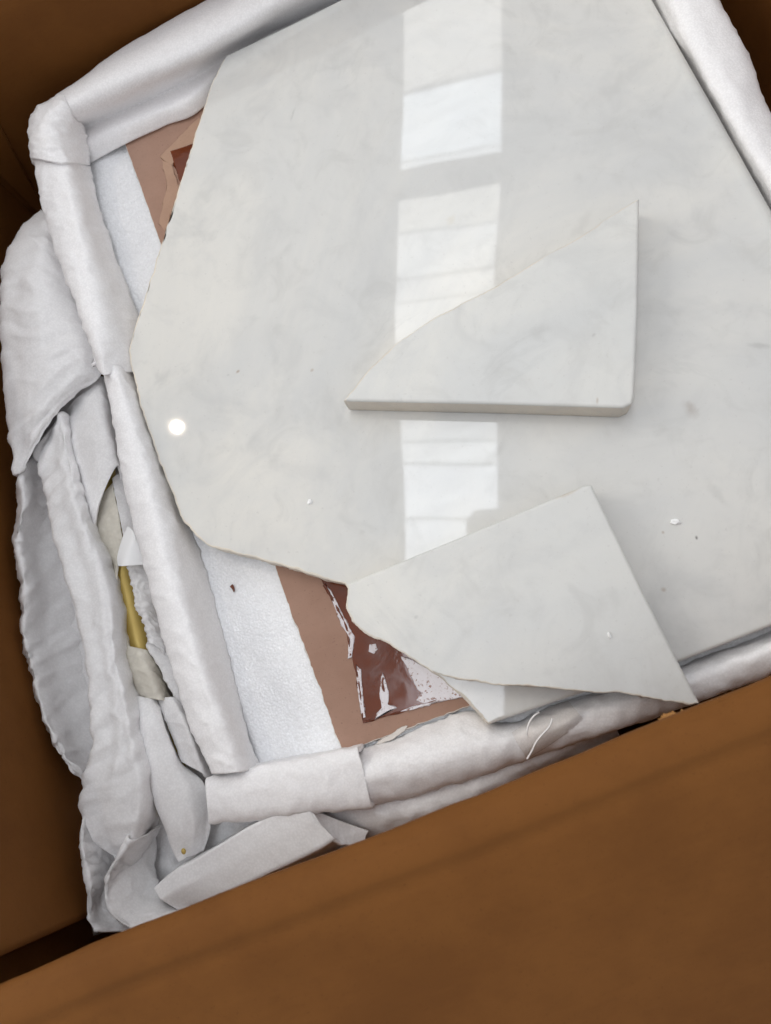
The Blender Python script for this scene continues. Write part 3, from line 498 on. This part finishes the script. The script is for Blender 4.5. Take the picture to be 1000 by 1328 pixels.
W_('inner_fold', [e1b, e1, e2, e2b, e3, drop(e3, -.03, -.004), drop(e3, -.055, -.006)], nu=190, step=8, amp=.0012, scale=30, fine=.0004, ripple=.0007, rip_n=16, lr=.0006, lk=3, thick=.0016, seed=14)
f1 = [(-0.2615, 0.0112, 0.004), (-0.2656, -0.0001, 0.008), (-0.2662, -0.0127, 0.01), (-0.2663, -0.0296, 0.012), (-0.2725, -0.043, 0.01), (-0.2724, -0.0517, 0.008)]
f2 = [(-0.2618, -0.0003, -0.008), (-0.2644, -0.0118, -0.002), (-0.2663, -0.0236, 0.002), (-0.2677, -0.0363, 0.002), (-0.2697, -0.0477, 0.002), (-0.2641, -0.0582, 0.002)]
f3 = [(-0.2579, -0.0115, -0.021), (-0.2628, -0.0225, -0.014), (-0.2672, -0.0309, -0.01), (-0.2676, -0.0439, -0.006), (-0.2626, -0.0555, -0.004), (-0.2536, -0.0648, -0.002)]
W_('lower_fold', [drop(f1, -.05, .001), f1, f2, f3], nu=70, step=8, amp=.001, scale=60, fine=.0004, thick=.0015, seed=15)
g1 = [(-0.2399, -0.0133, 0.006), (-0.2473, -0.0203, 0.01), (-0.2551, -0.0286, 0.014), (-0.2584, -0.0411, 0.014), (-0.2554, -0.0513, 0.013), (-0.2457, -0.0611, 0.011)]
g2 = [(-0.2433, -0.0007, -0.024), (-0.2482, -0.0189, -0.018), (-0.2518, -0.0307, -0.006), (-0.252, -0.0444, 0), (-0.2465, -0.0553, 0.003), (-0.2343, -0.0626, 0.004)]
g3 = [(-0.2393, 0.0099, -0.04), (-0.2455, -0.0172, -0.038), (-0.2473, -0.038, -0.028), (-0.2406, -0.0524, -0.014), (-0.2295, -0.0605, -0.006), (-0.2143, -0.0616, -0.004)]
W_('lower_fold', [drop(g1, -.03, .002), g1, g2, g3], nu=80, step=9, amp=.0012, scale=60, fine=.0004, thick=.0015, seed=16)

# ------------------------------------------------------------------ foam sheet folded at the near left corner
fs_ = thing('foam_sheet', 'folded grey white foam sheet tucked behind the near box flap', 'foam sheet', loc=(-.14, -.05, -.06))
F_ = lambda n, r, **k: par(loft(n, r, M_sheet, fs_, **k), fs_)
m1 = [(-0.2391, -0.0443, -0.004), (-0.2257, -0.0397, -0.002), (-0.2042, -0.037, 0), (-0.1733, -0.0317, 0.002), (-0.1503, -0.0302, 0.003), (-0.1365, -0.0288, 0.004)]
m2 = [(-0.2347, -0.0505, 0.001), (-0.2199, -0.0485, 0.002), (-0.1979, -0.0466, 0.002), (-0.1672, -0.0425, 0.003), (-0.1449, -0.0417, 0.003), (-0.1334, -0.0415, 0.003)]
m3 = [(-0.2285, -0.0602, -0.004), (-0.2121, -0.0603, 0), (-0.1879, -0.0595, 0.002), (-0.1587, -0.0578, 0.002), (-0.1383, -0.0564, 0.002), (-0.1274, -0.0545, 0.001)]
F_('fold', [drop(m1, -.03, .002, .001), m1, m2, m3, drop(m3, -.03, 0, -.008)], nu=90, step=8, amp=.0006, scale=30, fine=.0001, lin=True, thick=.0015, seed=21)
n1 = [(-0.1381, -0.0284, 0.003), (-0.1329, -0.0378, -0.004), (-0.1244, -0.0473, -0.01), (-0.1114, -0.0591, -0.014)]
n2 = [(-0.1331, -0.0407, 0.003), (-0.1305, -0.0492, -0.004), (-0.1252, -0.0568, -0.01), (-0.1143, -0.0616, -0.014)]
n3 = [(-0.1288, -0.055, 0), (-0.1272, -0.0583, -0.004), (-0.1241, -0.0616, -0.01), (-0.1163, -0.0658, -0.016)]
F_('fold', [n1, n2, n3], nu=50, step=8, amp=.0008, scale=60, fine=.0003, thick=.0015, seed=22)
k1 = [(-0.1355, -0.0321, -0.018), (-0.0974, -0.0444, -0.014), (-0.0607, -0.049, -0.015), (-0.0317, -0.049, -0.016), (-0.0022, -0.0512, -0.018), (0.0438, -0.0554, -0.024)]
k2 = [(-0.1337, -0.046, -0.02), (-0.0973, -0.0568, -0.013), (-0.0609, -0.0613, -0.014), (-0.0295, -0.0597, -0.016), (-0.0044, -0.0588, -0.02), (0.0431, -0.0583, -0.028)]
k3 = [(-0.1382, -0.0654, -0.04), (-0.0988, -0.0725, -0.03), (-0.0642, -0.0721, -0.03), (-0.0319, -0.0717, -0.034), (-0.0058, -0.0684, -0.04), (0.0441, -0.064, -0.04)]
F_('hanging_edge', [k1, k2, k3], nu=70, step=8, amp=.001, scale=60, fine=.0003, thick=.0015, seed=23)
j1 = [(0.0911, -0.0624, -0.03), (0.1056, -0.0616, -0.022), (0.1211, -0.0612, -0.02), (0.142, -0.0602, -0.02)]
j2 = [(0.0921, -0.0672, -0.034), (0.1061, -0.0664, -0.024), (0.1215, -0.0664, -0.022), (0.1422, -0.0658, -0.022)]
j3 = [(0.0992, -0.0762, -0.05), (0.1111, -0.0753, -0.04), (0.1269, -0.0742, -0.036), (0.1473, -0.0751, -0.036)]
F_('far_end', [j1, j2, j3], nu=40, step=8, amp=.001, scale=60, fine=.0003, thick=.0015, seed=24)

# ------------------------------------------------------------------ wrapped gold table leg beside the channel
lg = thing('table_leg', 'gold metal table leg wrapped in foam and film between wrap and channel', 'table leg', loc=(-.2, .1, -.05))
L_ = lambda n, r, m=M_sheet, **k: par(loft(n, r, m, lg, **k), lg)
o = par(tube('rod', [(-0.2018, 0.2466, -0.024), (-0.2075, 0.1787, -0.024), (-0.2114, 0.1194, -0.024), (-0.2156, 0.0684, -0.026), (-0.22, 0.0145, -0.028), (-0.2241, -0.0111, -0.03)], .0092, M_gold, lg), lg); o['label'] = 'bare gold metal rod'
s1 = [(-0.2203, 0.2729, -0.026), (-0.2183, 0.2467, -0.02), (-0.2163, 0.2239, -0.016), (-0.2168, 0.1953, -0.016), (-0.2171, 0.1738, -0.018)]
s2 = [(-0.1969, 0.2742, -0.014), (-0.1963, 0.2412, -0.006), (-0.1987, 0.2185, -0.004), (-0.202, 0.2002, -0.004), (-0.2049, 0.1874, -0.006)]
s3 = [(-0.1815, 0.2783, -0.016), (-0.1832, 0.2447, -0.008), (-0.1844, 0.2243, -0.006), (-0.1849, 0.2136, -0.006), (-0.1854, 0.2084, -0.007)]
s4 = [(-0.1826, 0.2771, -0.03), (-0.1864, 0.2404, -0.026), (-0.1885, 0.2122, -0.02), (-0.1897, 0.1995, -0.018)]
L_('foam_sleeve', [drop(s1, -.045, .002), s1, s2, s3, s4], nu=70, step=9, thick=.0016, amp=.001, scale=55, fine=.0003, seed=31)
w1 = [(-0.2179, 0.2053, -0.02), (-0.219, 0.1769, -0.018), (-0.2167, 0.1603, -0.018), (-0.215, 0.1477, -0.02), (-0.2206, 0.1227, -0.018), (-0.2267, 0.0977, -0.02)]
w2 = [(-0.2035, 0.1974, -0.013), (-0.2058, 0.1702, -0.012), (-0.2067, 0.153, -0.012), (-0.2102, 0.1436, -0.012), (-0.2158, 0.1203, -0.012), (-0.2192, 0.0957, -0.012)]
w3 = [(-0.1939, 0.201, -0.012), (-0.1969, 0.1717, -0.011), (-0.2002, 0.1558, -0.012), (-0.2068, 0.1454, -0.011), (-0.2131, 0.1192, -0.0115), (-0.2149, 0.0939, -0.011)]
L_('film_wrap', [w1, w2, w3], M_sheet_shine, nu=90, step=7, thick=.0006, amp=.0006, scale=90, fine=.0003, seed=32)
w4 = [(-0.1926, 0.2035, -0.011), (-0.1962, 0.1713, -0.0105), (-0.1979, 0.1545, -0.01), (-0.1993, 0.1464, -0.01)]
w5 = [(-0.1881, 0.208, -0.018), (-0.1892, 0.1761, -0.016), (-0.1902, 0.1588, -0.016), (-0.191, 0.1459, -0.016)]
L_('film_wrap', [w4, w5, drop(w5, -.035, .006)], M_sheet, nu=60, step=7, thick=.0008, amp=.0005, scale=90, fine=.0002, seed=33)
w6 = [(-0.2002, 0.1429, -0.0095), (-0.2013, 0.1317, -0.01), (-0.2013, 0.1248, -0.01), (-0.2033, 0.1151, -0.01), (-0.2008, 0.1058, -0.01), (-0.2035, 0.0925, -0.011)]
w7 = [(-0.1948, 0.1419, -0.006), (-0.1965, 0.1295, -0.008), (-0.1959, 0.1181, -0.006), (-0.1974, 0.1116, -0.008), (-0.1963, 0.1018, -0.007), (-0.1977, 0.0891, -0.008)]
w8 = [(-0.19, 0.1455, -0.016), (-0.1902, 0.1278, -0.016), (-0.1922, 0.1112, -0.018), (-0.1926, 0.0998, -0.018), (-0.1921, 0.085, -0.018), (-0.193, 0.0751, -0.02)]
L_('film_wrap', [w6, w7, w8, drop(w8, -.04, .006)], M_sheet, nu=80, step=8, thick=.0008, amp=.0014, scale=120, fine=.0006, seed=34)
v1 = [(-0.2251, 0.1012, -0.016), (-0.2233, 0.086, -0.014), (-0.2209, 0.0733, -0.014), (-0.2189, 0.0624, -0.016)]
v2 = [(-0.2141, 0.0946, -0.01), (-0.2119, 0.0815, -0.008), (-0.2104, 0.0695, -0.008), (-0.2106, 0.059, -0.01)]
v3 = [(-0.2056, 0.0892, -0.01), (-0.2049, 0.0768, -0.008), (-0.204, 0.0665, -0.008), (-0.2053, 0.056, -0.01)]
v4 = [(-0.2044, 0.0868, -0.02), (-0.2037, 0.069, -0.02), (-0.2033, 0.0537, -0.02)]
L_('film_wrap', [drop(v1, -.03), v1, v2, v3, v4], M_sheet_shine, nu=50, step=8, thick=.0008, amp=.0008, scale=80, fine=.0003, seed=35)
v5 = [(-0.2042, 0.0918, -0.012), (-0.201, 0.0752, -0.012), (-0.1987, 0.0592, -0.014), (-0.1965, 0.0463, -0.016)]
v6 = [(-0.1942, 0.0988, -0.016), (-0.1918, 0.0797, -0.016), (-0.1902, 0.0588, -0.016), (-0.1894, 0.0385, -0.018)]
L_('film_wrap', [drop(v5, -.03), v5, v6], M_sheet, nu=50, step=8, thick=.0008, amp=.001, scale=80, fine=.0003, seed=38)
p1 = [(-0.2027, 0.1436, -0.0025), (-0.2015, 0.1494, -0.0025), (-0.1967, 0.1558, -0.0015), (-0.1922, 0.1615, -0.0015), (-0.1883, 0.1652, -0.0015)]
p2 = [(-0.1969, 0.1407, 0.001), (-0.1939, 0.1457, 0.0015), (-0.1901, 0.1504, 0.002), (-0.1869, 0.1544, 0.0015), (-0.1852, 0.1597, 0.0005)]
p3 = [(-0.186, 0.1381, -0.0055), (-0.1856, 0.143, -0.0035), (-0.1846, 0.1477, -0.0025), (-0.1839, 0.1527, -0.002), (-0.1846, 0.1572, -0.002)]
o = L_('paper_scrap', [p1, p2, p3], M_paper, nu=30, step=10, thick=.0004, amp=.0002, scale=60, seed=36); o['label'] = 'small bright white paper scrap'
h1 = [(-0.2302, 0.064, -0.022), (-0.2305, 0.0531, -0.02), (-0.2295, 0.0409, -0.018), (-0.2333, 0.0225, -0.016), (-0.23, 0.0021, -0.014), (-0.2278, -0.0211, -0.014), (-0.2265, -0.0362, -0.016)]
h2 = [(-0.2196, 0.0639, -0.012), (-0.2147, 0.0469, -0.002), (-0.2151, 0.0329, -0.001), (-0.2153, 0.0165, -0.001), (-0.2149, -0.0023, -0.002), (-0.2153, -0.0206, -0.004), (-0.2201, -0.0361, -0.012)]
h3 = [(-0.2106, 0.0589, -0.012), (-0.2059, 0.042, -0.004), (-0.2055, 0.0291, -0.003), (-0.2045, 0.0122, -0.003), (-0.2037, -0.0067, -0.004), (-0.2082, -0.024, -0.008), (-0.2169, -0.0364, -0.016)]
h4 = [(-0.2114, 0.0567, -0.022), (-0.2081, 0.0335, -0.016), (-0.2043, 0.0155, -0.013), (-0.195, 0.001, -0.011), (-0.1964, -0.0108, -0.012), (-0.2021, -0.0257, -0.016), (-0.2116, -0.0365, -0.02)]
L_('foam_sleeve', [drop(h1, -.05, .002), h1, h2, h3, h4], nu=100, step=9, thick=.0016, amp=.0006, scale=40, fine=.0001, lr=.0007, lk=3, seed=37)
x1 = [(-0.2107, 0.0577, -0.018), (-0.2072, 0.0433, -0.012), (-0.2063, 0.0332, -0.012), (-0.2045, 0.0167, -0.012)]
x2 = [(-0.1981, 0.0552, -0.01), (-0.1928, 0.0409, -0.004), (-0.191, 0.0236, -0.003), (-0.1918, 0.0057, -0.006)]
x3 = [(-0.1978, 0.0505, -0.022), (-0.1943, 0.0328, -0.02), (-0.1936, 0.0131, -0.02), (-0.192, -0.0005, -0.02)]
L_('foam_sleeve', [x1, x2, x3], nu=60, step=9, thick=.0016, amp=.0008, scale=55, fine=.0003, seed=39)
bm = bmesh.new(); bmesh.ops.create_uvsphere(bm, u_segments=12, v_segments=8, radius=.0014)
me = bpy.data.meshes.new('end_screw'); bm.to_mesh(me); bm.free()
for p in me.polygons: p.use_smooth = True
o = link('end_screw', me, M_gold, lg); o.location = Vector([(-0.2168, -0.0314, -0.006)][0]) - lg.location; o.scale = (1, 1.3, .8)

# ------------------------------------------------------------------ small bits
def blob(name, p, s, mat, label, cat, seed, group=None):
    bm = bmesh.new(); bmesh.ops.create_icosphere(bm, subdivisions=2, radius=1)
    for v in bm.verts:
        k = 1 + .5*noise.noise(v.co*1.6 + Vector((seed, 0, 0))); v.co = Vector((v.co.x*s[0]*k, v.co.y*s[1]*k, max(v.co.z*s[2]*k, -.4*s[2])))
    me = bpy.data.meshes.new(name); bm.to_mesh(me); bm.free(); o = link(name, me, mat); o.location = (p[0], p[1], p[2] + .4*s[2]); o.rotation_euler.z = seed
    return tag(o, label, cat, group)
cp = [(0.118, 0.0371, 0), (-0.0735, 0.1323, 0), (0.0555, -0.0068, 0.0187)]
blob('marble_chip', cp[0], (.0017, .0027, .0012), M_paper, 'tiny white marble chip on the slab, right of the lower shard', 'chip', 1, 'loose marble crumbs')
blob('marble_chip', cp[1], (.0014, .0018, .001), M_paper, 'tiny white marble crumb on the slab above its lower broken edge', 'chip', 2, 'loose marble crumbs')
blob('marble_chip', cp[2], (.0008, .0018, .0008), M_paper, 'tiny white crumb lying on the lower marble shard', 'chip', 3, 'loose marble crumbs')
fl = [(-0.1434, 0.106, -0.0225)][0]
o = stone('cardboard_flake', [(fl[0]+a, fl[1]+b, .0003) for a, b in ((-.0012,.0016),(.0008,.0024),(.0012,-.0002),(.0002,-.0026),(-.0003,-.0004))], -.0212, .0008, .0001, .0001, [M_film, M_film], 4, .0006)
tag(o, 'small dark red flake on the bare white foam pad', 'flake')
sp = [[(0.0495, -0.0519, 0.08), (0.0522, -0.047, 0.084), (0.0562, -0.0466, 0.086), (0.0607, -0.0476, 0.086)], [(0.0517, -0.0515, 0.086), (0.0541, -0.0493, 0.09), (0.0583, -0.0488, 0.091), (0.0638, -0.0476, 0.088)], [(0.0555, -0.0526, 0.086), (0.0592, -0.0514, 0.088), (0.0624, -0.0506, 0.088), (0.0654, -0.0498, 0.086)]]
cs = loft('cardboard_scrap', sp, M_edge, None, nu=30, step=9, thick=.003, amp=.0012, scale=160, fine=.0008, seed=41)
tag(cs, 'small torn cardboard scrap caught at the inner edge of the near flap', 'cardboard scrap')
y1 = [(-0.013, -0.0363, 0.001), (-0.0028, -0.0339, 0.001), (0.0112, -0.0314, 0), (0.0224, -0.0313, -0.002)]
y2 = [(-0.0123, -0.0433, 0.003), (-0.0011, -0.0404, 0.005), (0.0124, -0.0387, 0.003), (0.0246, -0.0383, 0)]
y3 = [(-0.0107, -0.0526, -0.004), (0.0003, -0.0505, -0.003), (0.0143, -0.0479, -0.004), (0.0276, -0.0469, -0.005)]
tp_ = tag(loft('clear_tape', [y1, y2, y3], M_tape, None, nu=50, step=12, thick=.0003, amp=.0004, scale=50, seed=42), 'wrinkled shiny clear tape on the near foam roll below the lower shard', 'tape')
for q in ([(0.0051, -0.0314, 0.0045), (0.0021, -0.0319, 0.006), (-0.0016, -0.034, 0.0065), (-0.0044, -0.0373, 0.006), (-0.0061, -0.0403, 0.005)], [(0.0104, -0.037, 0.004), (0.0075, -0.0401, 0.0055), (0.0024, -0.0425, 0.006), (-0.0023, -0.0451, 0.005), (-0.0066, -0.0489, 0.003), (-0.0106, -0.052, 0.001)]):
    tube('wrinkle_glint', q, .00055, M_glint, tp_, 30, 8)  # thin white tubes drawn where the tape's creases glint

# ------------------------------------------------------------------ the ceiling window whose blind shows as the bright striped reflection
win = thing('ceiling_window', 'tall bright window with blind bars, seen only as a reflection in the slab', 'window', loc=(0, .9, 2.2))
PANES = [([(0.4925, 2.1836, 2.2), (0.8774, 2.1041, 2.2), (0.8653, 2.0757, 2.2), (0.4822, 2.1579, 2.2)], (.95, .97, 1), 1.8), ([(0.3751, 1.9052, 2.2), (0.7379, 1.7918, 2.2), (0.7327, 1.7797, 2.2), (0.3701, 1.8928, 2.2)], (.9, .95, 1), 2.6), ([(0.2495, 1.6217, 2.2), (0.6039, 1.5065, 2.2), (0.5977, 1.492, 2.2), (0.2435, 1.6068, 2.2)], (.95, .98, 1), 2.4), ([(0.1725, 1.4517, 2.2), (0.5193, 1.3364, 2.2), (0.5132, 1.3222, 2.2), (0.1667, 1.4371, 2.2)], (.95, .98, 1), 2.4), ([(0.1343, 1.3632, 2.2), (0.4784, 1.2473, 2.2), (0.4737, 1.2361, 2.2), (0.1297, 1.3517, 2.2)], (.95, .98, 1), 2.8), ([(-0.0458, 0.8557, 2.2), (0.2695, 0.7274, 2.2), (0.264, 0.7144, 2.2), (-0.0511, 0.8423, 2.2)], (.9, .95, 1), 3.), ([(-0.0703, 0.779, 2.2), (0.2368, 0.6437, 2.2), (0.2314, 0.6309, 2.2), (-0.0756, 0.7658, 2.2)], (.9, .95, 1), 2.6), ([(-0.1364, 0.5908, 2.2), (0.0701, 0.5027, 2.2), (0.0575, 0.4932, 2.2), (-0.1415, 0.578, 2.2)], (.9, .95, 1), 3.),
         ([(1.0239, 3.5078, 2.2), (1.4434, 3.4221, 2.2), (0.8774, 2.1041, 2.2), (0.4925, 2.1836, 2.2)], (1, 1, .98), 3.2), ([(0.4822, 2.1579, 2.2), (0.8653, 2.0757, 2.2), (0.7379, 1.7918, 2.2), (0.3751, 1.9052, 2.2)], (.86, .93, 1), 5.2), ([(0.3701, 1.8928, 2.2), (0.7327, 1.7797, 2.2), (0.7237, 1.7586, 2.2), (0.3615, 1.8712, 2.2)], (.9, .95, 1), 4.4),
         ([(0.3026, 1.7393, 2.2), (0.669, 1.6375, 2.2), (0.6039, 1.5065, 2.2), (0.2495, 1.6217, 2.2)], (1, 1, .96), 3.6), ([(0.2435, 1.6068, 2.2), (0.5977, 1.492, 2.2), (0.5193, 1.3364, 2.2), (0.1725, 1.4517, 2.2)], (.95, .98, 1), 4.2), ([(0.1667, 1.4371, 2.2), (0.5132, 1.3222, 2.2), (0.4784, 1.2473, 2.2), (0.1343, 1.3632, 2.2)], (.95, .98, 1), 4.2),
         ([(0.1297, 1.3517, 2.2), (0.4737, 1.2361, 2.2), (0.3698, 0.9914, 2.2), (0.0427, 1.1244, 2.2)], (.95, .98, 1), 4.6), ([(0.0435, 1.1108, 2.2), (0.3702, 0.9783, 2.2), (0.2695, 0.7274, 2.2), (-0.0458, 0.8557, 2.2)], (.92, .96, 1), 4.8), ([(-0.0511, 0.8423, 2.2), (0.264, 0.7144, 2.2), (0.2368, 0.6437, 2.2), (-0.0703, 0.779, 2.2)], (.92, .96, 1), 5.2),
         ([(-0.0756, 0.7658, 2.2), (0.2314, 0.6309, 2.2), (0.1746, 0.4905, 2.2), (0.0992, 0.5169, 2.2), (0.0701, 0.5027, 2.2), (-0.1364, 0.5908, 2.2)], (.88, .93, 1), 5.4), ([(-0.1415, 0.578, 2.2), (0.0575, 0.4932, 2.2), (0.0145, 0.3969, 2.2), (0.1237, 0.331, 2.2), (-0.1497, -0.3157, 2.2), (-0.4412, -0.2078, 2.2)], (.88, .93, 1), 5.6)]
for k, (q, col, s) in enumerate(PANES):
    me = bpy.data.meshes.new('pane'); me.from_pydata([(p[0], p[1]-.9, 0) for p in q], [], [tuple(range(len(q)))])
    link('pane', me, pane_mat('daylight_pane', col, s), win)
